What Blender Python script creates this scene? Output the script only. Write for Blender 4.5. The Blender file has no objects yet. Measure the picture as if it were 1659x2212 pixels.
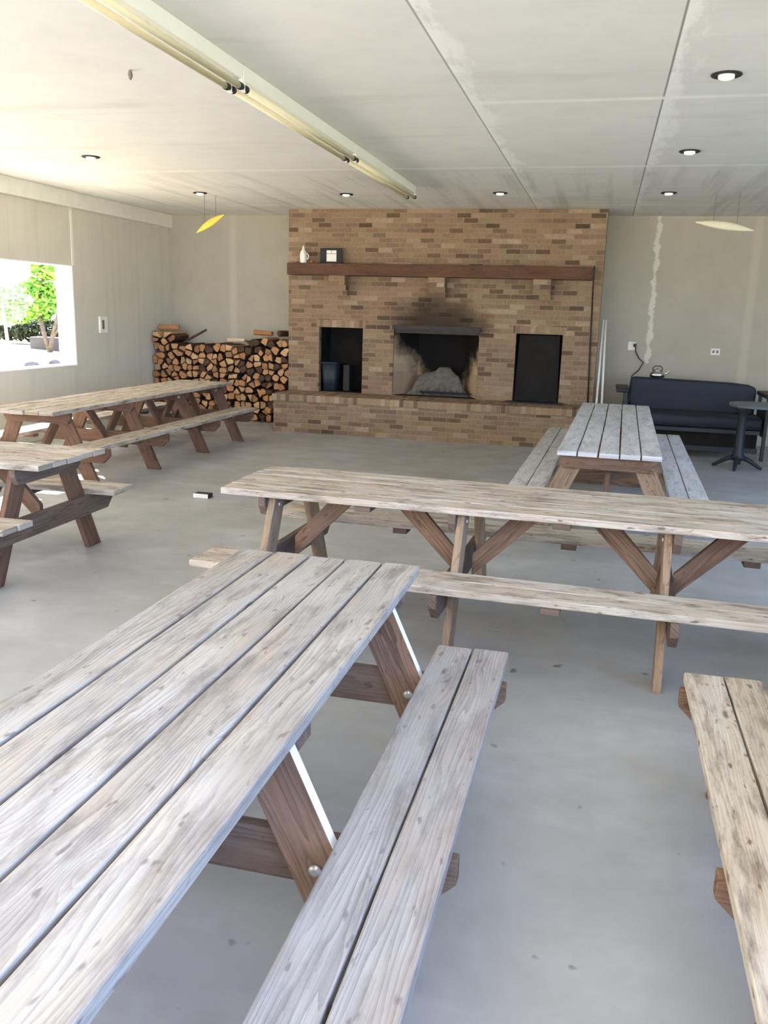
import bpy, bmesh, math, random
from mathutils import Vector, Matrix, noise

random.seed(7)
C = bpy.context.scene.collection
PI = math.pi

# ------------------------------------------------------------------ helpers
def sl(r, g, b):
    f = lambda c: (c / 255 / 12.92) if c <= 10 else ((c / 255 + .055) / 1.055) ** 2.4
    return (f(r), f(g), f(b), 1)


class NT:
    """small helper to write node trees"""
    def __init__(s, name):
        s.m = bpy.data.materials.new(name)
        s.m.use_nodes = True
        s.t = s.m.node_tree
        s.t.nodes.clear()
        s.out = s.t.nodes.new('ShaderNodeOutputMaterial')
        s.b = s.t.nodes.new('ShaderNodeBsdfPrincipled')
        s.t.links.new(s.b.outputs[0], s.out.inputs[0])

    def put(s, sock, v):
        if hasattr(v, 'is_linked'):
            s.t.links.new(v, sock)
        elif v is not None:
            if hasattr(sock.default_value, '__len__') and not hasattr(v, '__len__'):
                sock.default_value = [v] * len(sock.default_value)
            else:
                if hasattr(sock.default_value, '__len__') and len(sock.default_value) == 3 and len(v) == 4:
                    v = v[:3]
                sock.default_value = v

    def math(s, op, a, b=None, c=None, clamp=False):
        n = s.t.nodes.new('ShaderNodeMath'); n.operation = op; n.use_clamp = clamp
        s.put(n.inputs[0], a)
        if b is not None: s.put(n.inputs[1], b)
        if c is not None: s.put(n.inputs[2], c)
        return n.outputs[0]

    def vmath(s, op, a, b=None):
        n = s.t.nodes.new('ShaderNodeVectorMath'); n.operation = op
        s.put(n.inputs[0], a)
        if b is not None: s.put(n.inputs[1], b)
        return n.outputs[0]

    def uv(s):
        return s.t.nodes.new('ShaderNodeTexCoord').outputs['UV']

    def pos(s):
        return s.t.nodes.new('ShaderNodeTexCoord').outputs['Object']

    def sep(s, v):
        n = s.t.nodes.new('ShaderNodeSeparateXYZ'); s.put(n.inputs[0], v); return n.outputs

    def comb(s, x, y, z=0.0):
        n = s.t.nodes.new('ShaderNodeCombineXYZ')
        s.put(n.inputs[0], x); s.put(n.inputs[1], y); s.put(n.inputs[2], z)
        return n.outputs[0]

    def noise(s, v, scale=1.0, detail=3.0, rough=.5, dist=0.0, out=0):
        n = s.t.nodes.new('ShaderNodeTexNoise')
        s.put(n.inputs['Vector'], v); s.put(n.inputs['Scale'], scale)
        s.put(n.inputs['Detail'], detail); s.put(n.inputs['Roughness'], rough)
        s.put(n.inputs['Distortion'], dist)
        return n.outputs[out]

    def white(s, v, out='Value'):
        n = s.t.nodes.new('ShaderNodeTexWhiteNoise'); s.put(n.inputs['Vector'], v)
        return n.outputs[out]

    def voro(s, v, scale=1.0, feature='F1', out='Distance', rnd=1.0):
        n = s.t.nodes.new('ShaderNodeTexVoronoi'); n.feature = feature
        s.put(n.inputs['Vector'], v); s.put(n.inputs['Scale'], scale)
        s.put(n.inputs['Randomness'], rnd)
        return n.outputs[out]

    def ramp(s, f, stops, interp='LINEAR'):
        n = s.t.nodes.new('ShaderNodeValToRGB'); n.color_ramp.interpolation = interp
        e = n.color_ramp.elements
        while len(e) < len(stops): e.new(.5)
        for k, (p, c) in enumerate(stops):
            e[k].position = p; e[k].color = c if len(c) == 4 else (*c, 1)
        s.put(n.inputs[0], f)
        return n.outputs[0]

    def mr(s, v, a, b, c=0.0, d=1.0, smooth=False):
        n = s.t.nodes.new('ShaderNodeMapRange')
        if smooth: n.interpolation_type = 'SMOOTHSTEP'
        s.put(n.inputs[0], v)
        for k, x in enumerate((a, b, c, d)): s.put(n.inputs[k + 1], x)
        return n.outputs[0]

    def mix(s, f, a, b, blend='MIX'):
        n = s.t.nodes.new('ShaderNodeMix'); n.data_type = 'RGBA'; n.blend_type = blend
        n.clamp_factor = True
        s.put(n.inputs[0], f); s.put(n.inputs[6], a); s.put(n.inputs[7], b)
        return n.outputs[2]

    def bump(s, h, strength=.3, dist=.01):
        n = s.t.nodes.new('ShaderNodeBump')
        n.inputs['Strength'].default_value = strength
        n.inputs['Distance'].default_value = dist
        s.put(n.inputs['Height'], h)
        s.t.links.new(n.outputs[0], s.b.inputs['Normal'])

    def done(s, col, rough=.7, spec=.3, metal=0.0):
        s.put(s.b.inputs['Base Color'], col)
        s.put(s.b.inputs['Roughness'], rough)
        s.put(s.b.inputs['Specular IOR Level'], spec)
        s.put(s.b.inputs['Metallic'], metal)
        return s.m


def plain(name, col, rough=.6, spec=.3, metal=0.0, var=.12, scale=6.0):
    t = NT(name)
    n = t.noise(t.pos(), scale, 4, .6)
    k = t.mr(n, .3, .7, 1 - var, 1 + var)
    c = t.mix(1.0, col, t.comb(k, k, k), 'MULTIPLY')
    return t.done(c, rough, spec, metal)


def wood(name, light, mid, dark, warm, warm_amt=.5, ring=66.0, contrast=.55, knots=.5, rough=.75, bump=.25, spots=.5, dirt=.35):
    """weathered plank: u along the board in metres, v across it; every board has its own offset"""
    t = NT(name)
    uv = t.uv(); u, v, _ = t.sep(uv)
    f1 = t.noise(t.comb(t.math('MULTIPLY', u, 1.0), t.math('MULTIPLY', v, 10.0)), 1.0, 2.0, .45)
    kd = t.voro(t.comb(t.math('MULTIPLY', u, 2.6), t.math('MULTIPLY', v, 9.0)), 1.0)
    kcol = t.voro(t.comb(t.math('MULTIPLY', u, 2.6), t.math('MULTIPLY', v, 9.0)), 1.0, out='Color')
    kon = t.math('LESS_THAN', t.sep(kcol)[0], knots)
    kb = t.math('MULTIPLY', t.math('POWER', 2.718, t.math('MULTIPLY', t.math('POWER', kd, 2.0), -22.0)), kon)
    fld = t.math('ADD', t.math('MULTIPLY', v, ring), t.math('MULTIPLY', f1, 9.0))
    fld = t.math('ADD', fld, t.math('MULTIPLY', kb, 3.5))
    w = t.noise(t.comb(t.math('MULTIPLY', u, 3.0), t.math('MULTIPLY', v, 40.0)), 1.0, 3.0, .55)
    fld = t.math('ADD', fld, t.math('MULTIPLY', w, .8))
    fr = t.math('FRACT', fld)
    saw = t.math('MULTIPLY', t.math('POWER', fr, 2.2), 1.0)
    fine = t.noise(t.comb(t.math('MULTIPLY', u, 5.0), t.math('MULTIPLY', v, 420.0)), 1.0, 2.0, .6)
    big = t.noise(t.comb(t.math('MULTIPLY', u, 1.3), t.math('MULTIPLY', v, 5.5)), 1.0, 3.0, .6)
    base = t.mix(t.mr(big, .35, .68), light, mid)
    # warm patches where the grey surface has worn away
    wp = t.noise(t.comb(t.math('MULTIPLY', u, 2.4), t.math('MULTIPLY', v, 9.0), 4.0), 1.0, 4.0, .62)
    base = t.mix(t.math('MULTIPLY', t.mr(wp, .48, .70), warm_amt), base, warm)
    ds = t.noise(t.comb(t.math('MULTIPLY', u, 3.2), t.math('MULTIPLY', v, 15.0), 2.0), 1.0, 5.0, .68)
    base = t.mix(t.mr(ds, .48, .66, 0.0, dirt), base, dark)
    ga = t.noise(t.comb(t.math('MULTIPLY', u, 1.7), t.math('MULTIPLY', v, 6.0), 7.0), 1.0, 2.0, .5)
    gr = t.math('MULTIPLY', saw, t.mr(ga, .35, .65, contrast * .35, contrast * 1.15))
    base = t.mix(gr, base, dark)
    base = t.mix(t.mr(fine, .50, .78, 0.0, .42), base, dark)
    # knots: dark eye with a paler ring
    eye = t.math('MULTIPLY', t.mr(kd, .05, .11, 1.0, 0.0), kon)
    base = t.mix(t.math('MULTIPLY', eye, .75), base, dark)
    # small stains and nail heads
    sp = t.noise(t.comb(t.math('MULTIPLY', u, 13.0), t.math('MULTIPLY', v, 34.0), 9.0), 1.0, 2.0, .5)
    base = t.mix(t.mr(sp, .64, .71, 0.0, spots), base, dark)
    t.bump(t.math('SUBTRACT', t.math('MULTIPLY', fine, .5), saw), bump, .004)
    return t.done(base, rough, .25)


W_NEAR = wood('weathered_grey_pine', sl(187, 182, 174), sl(160, 152, 143), sl(108, 97, 92), sl(190, 172, 146), .5, contrast=.46, dirt=.6, spots=.65)
W_GREY = wood('weathered_grey_pine_darker', sl(184, 179, 173), sl(156, 149, 143), sl(90, 80, 78), sl(172, 148, 126), .4, contrast=.5, dirt=.4)
W_TAN = wood('weathered_tan_pine', sl(204, 197, 186), sl(182, 168, 152), sl(92, 78, 66), sl(192, 166, 132), .5, contrast=.34, spots=.8, dirt=.75)
W_BACK = wood('skylit_pale_pine', sl(222, 222, 224), sl(202, 201, 204), sl(104, 92, 84), sl(190, 172, 150), .3, contrast=.3)  # blue-white skylight on this table is put into the wood colour
W_LEGT = wood('tan_leg_pine', sl(176, 152, 126), sl(150, 126, 104), sl(80, 62, 50), sl(168, 130, 96), .5, ring=34, contrast=.45)
W_FRAME = wood('brown_frame_pine', sl(142, 114, 94), sl(114, 90, 74), sl(60, 44, 37), sl(144, 108, 82), .5, ring=34, contrast=.6)
W_DARKF = wood('dim_brown_frame_pine', sl(132, 102, 82), sl(108, 82, 66), sl(60, 44, 36), sl(140, 100, 74), .4, ring=34, contrast=.5)
W_BEAM = wood('grey_brown_beam_pine', sl(128, 110, 96), sl(104, 88, 78), sl(58, 46, 42), sl(122, 92, 72), .35, ring=34, contrast=.5)
W_MANTEL = wood('red_brown_mantel', sl(112, 80, 62), sl(92, 65, 51), sl(54, 39, 31), sl(116, 80, 60), .5, contrast=.4)


def concrete(name, a, b, stain, kind):
    t = NT(name)
    p = t.pos(); x, y, z = t.sep(p)
    n1 = t.noise(p, .55, 5, .6); n2 = t.noise(p, 3.2, 4, .6); n3 = t.noise(p, 38, 3, .6)
    c = t.mix(t.mr(n1, .35, .68), a, b)
    c = t.mix(t.mr(n2, .45, .75, 0, .35), c, stain)
    if kind == 'floor':
        n4 = t.noise(t.vmath('MULTIPLY', p, (1, 1.6, 1)), 1.4, 5, .65, .25)
        c = t.mix(t.mr(n4, .48, .74, 0, .45), c, sl(200, 202, 203))
        n6 = t.noise(p, .9, 4, .6)
        c = t.mix(t.mr(n6, .5, .72, 0, .6), c, sl(152, 147, 137))
        sp = t.noise(p, 7.5, 2, .5)
        c = t.mix(t.mr(sp, .71, .76, 0, .75), c, sl(78, 76, 74))
        t.bump(n3, .12, .002)
        r = t.mr(n2, .3, .7, .38, .6)
        return t.done(c, r, .4)
    if kind == 'ceiling':
        # poured seams along Y, pale tape lines along X, salt bloom beside the seams
        for xs in (-1.035, .25):
            d = t.math('SUBTRACT', x, xs); ad = t.math('ABSOLUTE', d)
            bl = t.noise(t.vmath('MULTIPLY', p, (7, 1.7, 1)), 1.0, 5, .7)
            near = t.math('MULTIPLY', t.mr(d, 0.0, .26, 1.0, 0.0), t.math('GREATER_THAN', d, 0.0))
            bloom = t.mr(t.math('ADD', bl, t.math('MULTIPLY', near, .30)), .62, .76, 0, 1.0)
            c = t.mix(t.math('MULTIPLY', bloom, near), c, sl(255, 255, 253))
            c = t.mix(t.mr(ad, .003, .009, .8, 0.0), c, sl(112, 110, 104) if xs > 0 else sl(150, 148, 140))
        for ys in (6.42, 9.1, 12.05):
            ad = t.math('ABSOLUTE', t.math('SUBTRACT', y, ys))
            wv = t.noise(t.vmath('MULTIPLY', p, (1.2, 3, 1)), 1.3, 3, .6)
            on = t.math('GREATER_THAN', x, -1.03 if ys < 7 else -5.4)
            f = t.math('MULTIPLY', t.math('MULTIPLY', t.mr(ad, .02, .06, 1.0, 0.0), t.mr(wv, .3, .6, .35, .9)), on)
            c = t.mix(f, c, sl(255, 255, 252))
        st = t.noise(t.vmath('MULTIPLY', p, (5.5, .28, 1)), 1.0, 3, .6)
        ff = t.math('MULTIPLY', t.mr(y, 8.9, 9.6), t.mr(st, .5, .72, 0, .3))
        c = t.mix(ff, c, sl(128, 125, 118))
        st2 = t.noise(t.vmath('MULTIPLY', p, (.5, 2.4, 1)), .8, 4, .6)
        c = t.mix(t.mr(st2, .54, .75, 0, .4), c, sl(196, 193, 184))
        return t.done(c, .8, .2)
    if kind == 'back':
        # board joints, salt streak down the joint right of the chimney
        wob = t.math('MULTIPLY', t.math('SUBTRACT', t.noise(t.vmath('MULTIPLY', p, (1, 1, 5)), 1.6, 5, .75), .5), .16)
        d = t.math('ABSOLUTE', t.math('SUBTRACT', t.math('ADD', x, wob), .63))
        w2 = t.mr(t.noise(t.vmath('MULTIPLY', p, (.3, .3, 3)), 2.0, 3, .6), .3, .7, .008, .06)
        f = t.math('MULTIPLY', t.mr(t.math('SUBTRACT', d, w2), -.012, .012, .85, 0.0), t.math('GREATER_THAN', z, 1.12))
        c = t.mix(f, c, sl(226, 224, 214))
        for xs in (-5.88, 1.95):
            d = t.math('ABSOLUTE', t.math('SUBTRACT', x, xs))
            c = t.mix(t.mr(d, .03, .08, .3, 0), c, sl(214, 208, 194))
    if kind == 'left':
        vs = t.noise(t.vmath('MULTIPLY', p, (1, 6, .3)), 1.3, 3, .6)
        c = t.mix(t.mr(vs, .5, .75, 0, .15), c, sl(150, 145, 132))
        d = t.math('ABSOLUTE', t.math('SUBTRACT', y, 12.1))
        c = t.mix(t.mr(d, .02, .06, .25, 0), c, sl(212, 208, 196))
    t.bump(n3, .08, .002)
    return t.done(c, .85, .2)


M_FLOOR = concrete('floor_concrete', sl(170, 171, 171), sl(157, 157, 156), sl(140, 138, 134), 'floor')
M_CEIL = concrete('ceiling_concrete', sl(240, 239, 236), sl(232, 231, 228), sl(220, 219, 215), 'ceiling')
M_BACKW = concrete('back_wall_concrete', sl(187, 182, 169), sl(175, 170, 157), sl(161, 156, 144), 'back')
M_LEFTW = concrete('left_wall_concrete', sl(226, 221, 207), sl(215, 210, 196), sl(204, 199, 186), 'left')


def brick(name, w, h, soot=False, offset=True, dim=1.0):
    t = NT(name)
    uv = t.uv(); u, v, _ = t.sep(uv)
    rowf = t.math('DIVIDE', v, h); row = t.math('FLOOR', rowf)
    sh = t.math('MULTIPLY', t.math('MODULO', t.math('ABSOLUTE', row), 2.0), .5) if offset else 0.0
    colf = t.math('ADD', t.math('DIVIDE', u, w), sh); col = t.math('FLOOR', colf)
    rnd = t.white(t.comb(col, row, 1.0)); rnd2 = t.white(t.comb(col, row, 5.0))
    c = t.ramp(rnd, [(0, sl(100, 82, 66)), (.07, sl(118, 96, 78)), (.14, sl(142, 118, 98)), (.3, sl(156, 130, 106)), (.5, sl(166, 140, 112)),
                     (.66, sl(160, 140, 112)), (.8, sl(154, 122, 104)), (.92, sl(184, 160, 134))])
    tone = t.noise(t.pos(), .8, 3, .6)
    c = t.mix(t.mr(tone, .4, .7, 0, .35), c, sl(158, 134, 104))
    sur = t.noise(t.pos(), 30, 3, .6)
    k = t.math('MULTIPLY', t.math('ADD', t.mr(sur, .3, .7, .86, 1.1), t.mr(rnd2, 0, 1, -.08, .08)), dim)
    c = t.mix(1.0, c, t.comb(k, k, k), 'MULTIPLY')
    fu = t.math('MULTIPLY', t.math('FRACT', colf), w); fv = t.math('MULTIPLY', t.math('FRACT', rowf), h)
    mu = t.math('MINIMUM', fu, t.math('SUBTRACT', w, fu)); mv = t.math('MINIMUM', fv, t.math('SUBTRACT', h, fv))
    m = t.mr(t.math('MINIMUM', mu, mv), .0035, .007, 1, 0)
    c = t.mix(t.math('MULTIPLY', m, .8), c, sl(150, 134, 114))
    if soot:
        x, y, z = t.sep(t.pos())
        sn = t.noise(t.pos(), 3.0, 4, .6)
        dx = t.math('DIVIDE', t.math('SUBTRACT', x, -2.35), .95)
        dz = t.math('DIVIDE', t.math('SUBTRACT', z, 1.50), .62)
        r2 = t.math('ADD', t.math('POWER', t.math('ABSOLUTE', dx), 2.0), t.math('POWER', t.math('ABSOLUTE', dz), 2.0))
        s = t.math('MULTIPLY', t.mr(t.math('ADD', r2, t.math('MULTIPLY', t.math('SUBTRACT', sn, .5), .5)), 0.05, 1.05, .86, 0.0, True), t.math('GREATER_THAN', z, 1.45))
        c = t.mix(s, c, sl(40, 33, 28))
    t.bump(t.math('SUBTRACT', 1.0, m), .5, .006)
    return t.done(c, .85, .15)


M_BRICK = brick('brown_brick', .203, .0677, soot=True, dim=.77)
M_BRICKH = brick('brown_brick_hearth', .203, .0677, dim=.74)
M_ROWLOCK = brick('brick_on_end', .0677, .2, offset=False, dim=.8)


def firebrick():
    t = NT('sooty_firebrick')
    uv = t.uv(); u, v, _ = t.sep(uv)
    x, y, z = t.sep(t.pos())
    n = t.noise(t.pos(), 4.0, 4, .6)
    row = t.math('FLOOR', t.math('DIVIDE', v, .115))
    col = t.math('FLOOR', t.math('DIVIDE', u, .23))
    rn = t.white(t.comb(row, col, 2.0))
    c = t.mix(rn, sl(196, 172, 142), sl(168, 146, 120))
    dx = t.math('DIVIDE', t.math('ABSOLUTE', t.math('SUBTRACT', x, -2.3)), .62)
    dz = t.math('DIVIDE', t.math('SUBTRACT', z, .62), .95)
    cl = t.math('ADD', t.math('SUBTRACT', dx, dz), t.math('MULTIPLY', t.math('SUBTRACT', n, .5), .7))
    c = t.mix(t.mr(cl, .10, .55, 1, 0, True), c, sl(30, 28, 28))
    return t.done(c, .9, .1)


M_FIRE = firebrick()
M_NEARBLK = plain('near_black_masonry', sl(40, 37, 35), .95, .05, var=.3, scale=3)  # near-black tone for the firebox floor and side niche linings
M_FLATBLK = plain('flat_black', sl(40, 38, 36), .8, .1, var=.2)
M_STEEL = plain('blackened_steel', sl(40, 35, 34), .55, .4, var=.25)
M_ASH = plain('grey_ash', sl(104, 99, 93), .95, .05, var=.35, scale=12)
M_CHAR = plain('charred_wood', sl(38, 34, 32), .9, .1, var=.3, scale=20)
M_WHITE = plain('white_enamel', sl(253, 252, 248), .45, .4, var=.02)
M_EDGEW = plain('white_leg_edge', sl(246, 244, 242), .6, .3, var=.03)  # white given to the outward edge faces of the near table's legs
M_TUBE = plain('unlit_cream_tube', sl(250, 240, 205), .25, .5, var=.02)
M_HOLD = plain('dark_lampholder', sl(40, 40, 40), .5, .3)
M_TRIM = plain('painted_trim', sl(246, 243, 234), .6, .3, var=.04)
M_REVEAL = plain('white_plaster', sl(240, 238, 232), .8, .2, var=.03)
M_PLASTW = plain('white_plastic', sl(240, 238, 232), .4, .4, var=.03)
M_PLASTG = plain('grey_plastic', sl(120, 116, 110), .5, .3, var=.05)
M_BLACK = plain('black_plastic', sl(32, 33, 36), .5, .3, var=.1)
M_FUTON = plain('navy_black_vinyl', sl(35, 39, 51), .55, .3, var=.1, scale=3)
M_IRON = plain('black_iron', sl(36, 40, 48), .45, .4, var=.1)
M_TTOP = plain('slate_grey_laminate', sl(78, 90, 102), .35, .4, var=.06)
M_CHROME = plain('polished_metal', sl(215, 215, 215), .15, .5, 1.0, var=.02)
M_BIN = plain('blue_black_plastic', sl(40, 50, 60), .5, .3, var=.1)
M_BOLT = plain('galvanised_bolt', sl(190, 186, 180), .4, .5, .7, var=.05)
M_YEL = plain('yellow_glaze', sl(240, 200, 84), .4, .4, var=.08)
M_CREAM = plain('cream_glaze', sl(226, 222, 196), .4, .4, var=.06)
M_PALE = plain('pale_new_wood', sl(216, 196, 166), .7, .2, var=.1, scale=14)


def emis(name, col, s):
    t = NT(name)
    t.b.inputs['Emission Color'].default_value = col
    t.b.inputs['Emission Strength'].default_value = s
    return t.done(col, .4, .3)


M_BULB = emis('glowing_bulb', (1, .98, .94, 1), .35)  # white bulb with a faint glow of its own


def link(o, parent=None):
    C.objects.link(o)
    if parent: o.parent = parent
    return o


class MB:
    """collects shapes with uvs and material slots, then becomes ONE mesh object"""
    def __init__(s):
        s.bm = bmesh.new(); s.uvl = s.bm.loops.layers.uv.new('UVMap')

    def face(s, pts, uvs=None, mi=0, smooth=False):
        vs = [s.bm.verts.new(p) for p in pts]
        try:
            f = s.bm.faces.new(vs)
        except ValueError:
            return
        f.material_index = mi; f.smooth = smooth
        if uvs:
            for l, q in zip(f.loops, uvs): l[s.uvl].uv = q

    def box(s, lo, hi, mi=0, uvmode='world', M=None, off=(0, 0)):
        x0, y0, z0 = lo; x1, y1, z1 = hi
        P = [Vector((x, y, z)) for x in (x0, x1) for y in (y0, y1) for z in (z0, z1)]
        vs = [s.bm.verts.new(M @ p if M else p) for p in P]
        F = [((0, 1, 3, 2), 0), ((4, 6, 7, 5), 0), ((0, 4, 5, 1), 1), ((2, 3, 7, 6), 1), ((0, 2, 6, 4), 2), ((1, 5, 7, 3), 2)]
        for idx, ax in F:
            f = s.bm.faces.new([vs[i] for i in idx]); f.material_index = mi
            for l, i in zip(f.loops, idx):
                p = P[i]
                if uvmode == 'world':
                    q = (p.y, p.z) if ax == 0 else (p.x, p.z) if ax == 1 else (p.x, p.y)
                elif uvmode == 'rowlock':       # brick ends stood side by side along X or Y
                    q = (p.y, p.z - z0 + .001) if ax == 0 else (p.x, p.z - z0 + .001) if ax == 1 else (p.x, p.y - y0 + .001)
                elif uvmode == 'x':             # board running along X
                    q = (p.x, p.z + y0) if ax == 1 else (p.x, p.y) if ax == 2 else (p.y * .3, p.z)
                elif uvmode == 'y':
                    q = (p.y, p.z + x0) if ax == 0 else (p.y, p.x) if ax == 2 else (p.x * .3, p.z)
                else:
                    q = (p.z, p.x) if ax == 1 else (p.z, p.y) if ax == 0 else (p.x * .3, p.y)
                l[s.uvl].uv = (q[0] + off[0], q[1] + off[1])
        return s

    def prism(s, poly, a, b, plane='yz', mi=0, ud=None, off=(0, 0)):
        """extrude a polygon given in a plane between a and b along the remaining axis; ud = grain direction"""
        def P(q, t):
            return {'yz': (t, q[0], q[1]), 'xz': (q[0], t, q[1]), 'xy': (q[0], q[1], t)}[plane]
        if ud is None: ud = (0, 1)
        L = math.hypot(*ud); ud = (ud[0] / L, ud[1] / L)
        def U(q, t): return (q[0] * ud[0] + q[1] * ud[1] + off[0], -q[0] * ud[1] + q[1] * ud[0] + off[1] + t * .9)
        n = len(poly)
        A = [s.bm.verts.new(P(q, a)) for q in poly]; B = [s.bm.verts.new(P(q, b)) for q in poly]
        fs = []
        f = s.bm.faces.new(A[::-1]); fs.append((f, [U(q, 0) for q in poly[::-1]]))
        f = s.bm.faces.new(B); fs.append((f, [U(q, 0) for q in poly]))
        for i in range(n):
            j = (i + 1) % n
            f = s.bm.faces.new((A[i], A[j], B[j], B[i]))
            fs.append((f, [U(poly[i], 0), U(poly[j], 0), U(poly[j], abs(b - a)), U(poly[i], abs(b - a))]))
        for f, us in fs:
            f.material_index = mi
            for l, q in zip(f.loops, us): l[s.uvl].uv = q
        return s

    def tube(s, p0, p1, r0, r1=None, n=12, mi=0, cap=True):
        r1 = r0 if r1 is None else r1
        p0, p1 = Vector(p0), Vector(p1); d = (p1 - p0).normalized()
        a = d.orthogonal().normalized(); b = d.cross(a)
        A, B = [], []
        for k in range(n):
            w = a * math.cos(2 * PI * k / n) + b * math.sin(2 * PI * k / n)
            A.append(s.bm.verts.new(p0 + w * r0)); B.append(s.bm.verts.new(p1 + w * r1))
        for k in range(n):
            j = (k + 1) % n
            f = s.bm.faces.new((A[k], A[j], B[j], B[k])); f.smooth = True; f.material_index = mi
        if cap:
            s.bm.faces.new(A[::-1]).material_index = mi; s.bm.faces.new(B).material_index = mi
        return s

    def path(s, pts, r, n=8, mi=0):
        pts = [Vector(p) for p in pts]; rings = []
        prev = None
        for i, p in enumerate(pts):
            d = (pts[min(i + 1, len(pts) - 1)] - pts[max(i - 1, 0)]).normalized()
            a = d.orthogonal().normalized() if prev is None else (prev - d * prev.dot(d)).normalized()
            prev = a; b = d.cross(a)
            rr = r[i] if hasattr(r, '__len__') else r
            rings.append([s.bm.verts.new(p + (a * math.cos(2 * PI * k / n) + b * math.sin(2 * PI * k / n)) * rr) for k in range(n)])
        for A, B in zip(rings, rings[1:]):
            for k in range(n):
                f = s.bm.faces.new((A[k], A[(k + 1) % n], B[(k + 1) % n], B[k])); f.smooth = True; f.material_index = mi
        s.bm.faces.new(rings[0][::-1]).material_index = mi; s.bm.faces.new(rings[-1]).material_index = mi
        return s

    def lathe(s, prof, c=(0, 0, 0), n=24, mi=0):
        c = Vector(c); rings = []
        for r, z in prof:
            rings.append([s.bm.verts.new(c + Vector((r * math.cos(2 * PI * k / n), r * math.sin(2 * PI * k / n), z))) for k in range(n)])
        for A, B in zip(rings, rings[1:]):
            for k in range(n):
                f = s.bm.faces.new((A[k], A[(k + 1) % n], B[(k + 1) % n], B[k])); f.smooth = True; f.material_index = mi
        s.bm.faces.new(rings[0][::-1]).material_index = mi; s.bm.faces.new(rings[-1]).material_index = mi
        return s

    def build(s, name, mats, parent=None, bevel=0.0, seg=2, loc=None):
        me = bpy.data.meshes.new(name)
        bmesh.ops.recalc_face_normals(s.bm, faces=s.bm.faces)
        s.bm.to_mesh(me); s.bm.free()
        for m in (mats if isinstance(mats, (list, tuple)) else [mats]): me.materials.append(m)
        o = bpy.data.objects.new(name, me); link(o, parent)
        if loc: o.location = loc
        if bevel:
            b = o.modifiers.new('bevel', 'BEVEL'); b.width = bevel; b.segments = seg; b.limit_method = 'ANGLE'
            b.angle_limit = math.radians(40)
        return o


def tag(o, label, cat, group=None, kind=None):
    if label: o['label'] = label
    if cat: o['category'] = cat
    if group: o['group'] = group
    if kind: o['kind'] = kind
    return o


def struct(o):
    o['kind'] = 'structure'; return o


def thing(name, loc, rz, label, cat, group=None):
    o = bpy.data.objects.new(name, None); link(o)
    o.empty_display_size = .1
    o.location = loc; o.rotation_euler = (0, 0, rz)
    return tag(o, label, cat, group)


# ------------------------------------------------------------------ the room
CE = 3.17; XL = -6.99; YB = 13.3; XR = 4.6; YF = .35; YP = -4.5
struct(MB().box((XL - .25, YP, -.15), (XR + .25, YB + .25, 0)).build('floor', M_FLOOR))
struct(MB().box((XL - .25, YF - .15, CE), (XR + .25, YB + .25, CE + .22)).build('ceiling', M_CEIL))
struct(MB().box((XL - .25, YB, 0), (XR + .25, YB + .25, CE)).build('wall_back', M_BACKW))
WIN = [(1.3, 3.7), (4.75, 7.15), (8.15, 10.56)]
wl = MB()
ys = YF
for a, b in WIN:
    wl.box((XL - .25, ys, 0), (XL, a, CE)); wl.box((XL - .25, a, 0), (XL, b, .905)); wl.box((XL - .25, a, 2.235), (XL, b, CE)); ys = b
wl.box((XL - .25, ys, 0), (XL, YB, CE))
wl = struct(wl.build('wall_left', M_LEFTW))
for k, (a, b) in enumerate(reversed(WIN)):
    f = MB()
    f.box((XL - .26, a, .905), (XL - .004, b, .92)); f.box((XL - .26, a, 2.22), (XL - .004, b, 2.235))
    f.box((XL - .26, a, .92), (XL - .004, a + .015, 2.22)); f.box((XL - .26, b - .015, .92), (XL - .004, b, 2.22))
    struct(f.build('window_%d' % (k + 1), M_REVEAL))
struct(MB().box((XL, YF, 2.97), (XL + .06, YB, CE)).build('trim_1', M_TRIM, bevel=.008))
struct(MB().box((XL, 10.55, 2.235), (XL + .008, 10.60, 2.97)).build('trim_2', M_TRIM))
wr = MB()
wr.box((XR, 9.8, 0), (XR + .25, YB, CE)); wr.box((XR, YF, 2.9), (XR + .25, 9.8, CE)); wr.box((XR, YF, 0), (XR + .25, 9.8, .6))  # last box: unseen low sill added to block low light from the right
for y in (YF, 2.6, 6.4): wr.box((XR, y, .6), (XR + .25, y + .25, 2.9))
struct(wr.build('wall_right', M_BACKW))
wf = MB()
wf.box((XL, YF, 3.0), (XR, YF + .2, CE))
for x in (XL, XR - .25): wf.box((x, YF, 0), (x + .25, YF + .2, 3.0))
wf.box((XL, -1.2, 0), (XR, -.95, .6))  # unseen knee wall added behind the camera to block low light under tables
struct(wf.build('wall_front_and_light_block', M_BACKW))

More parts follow.
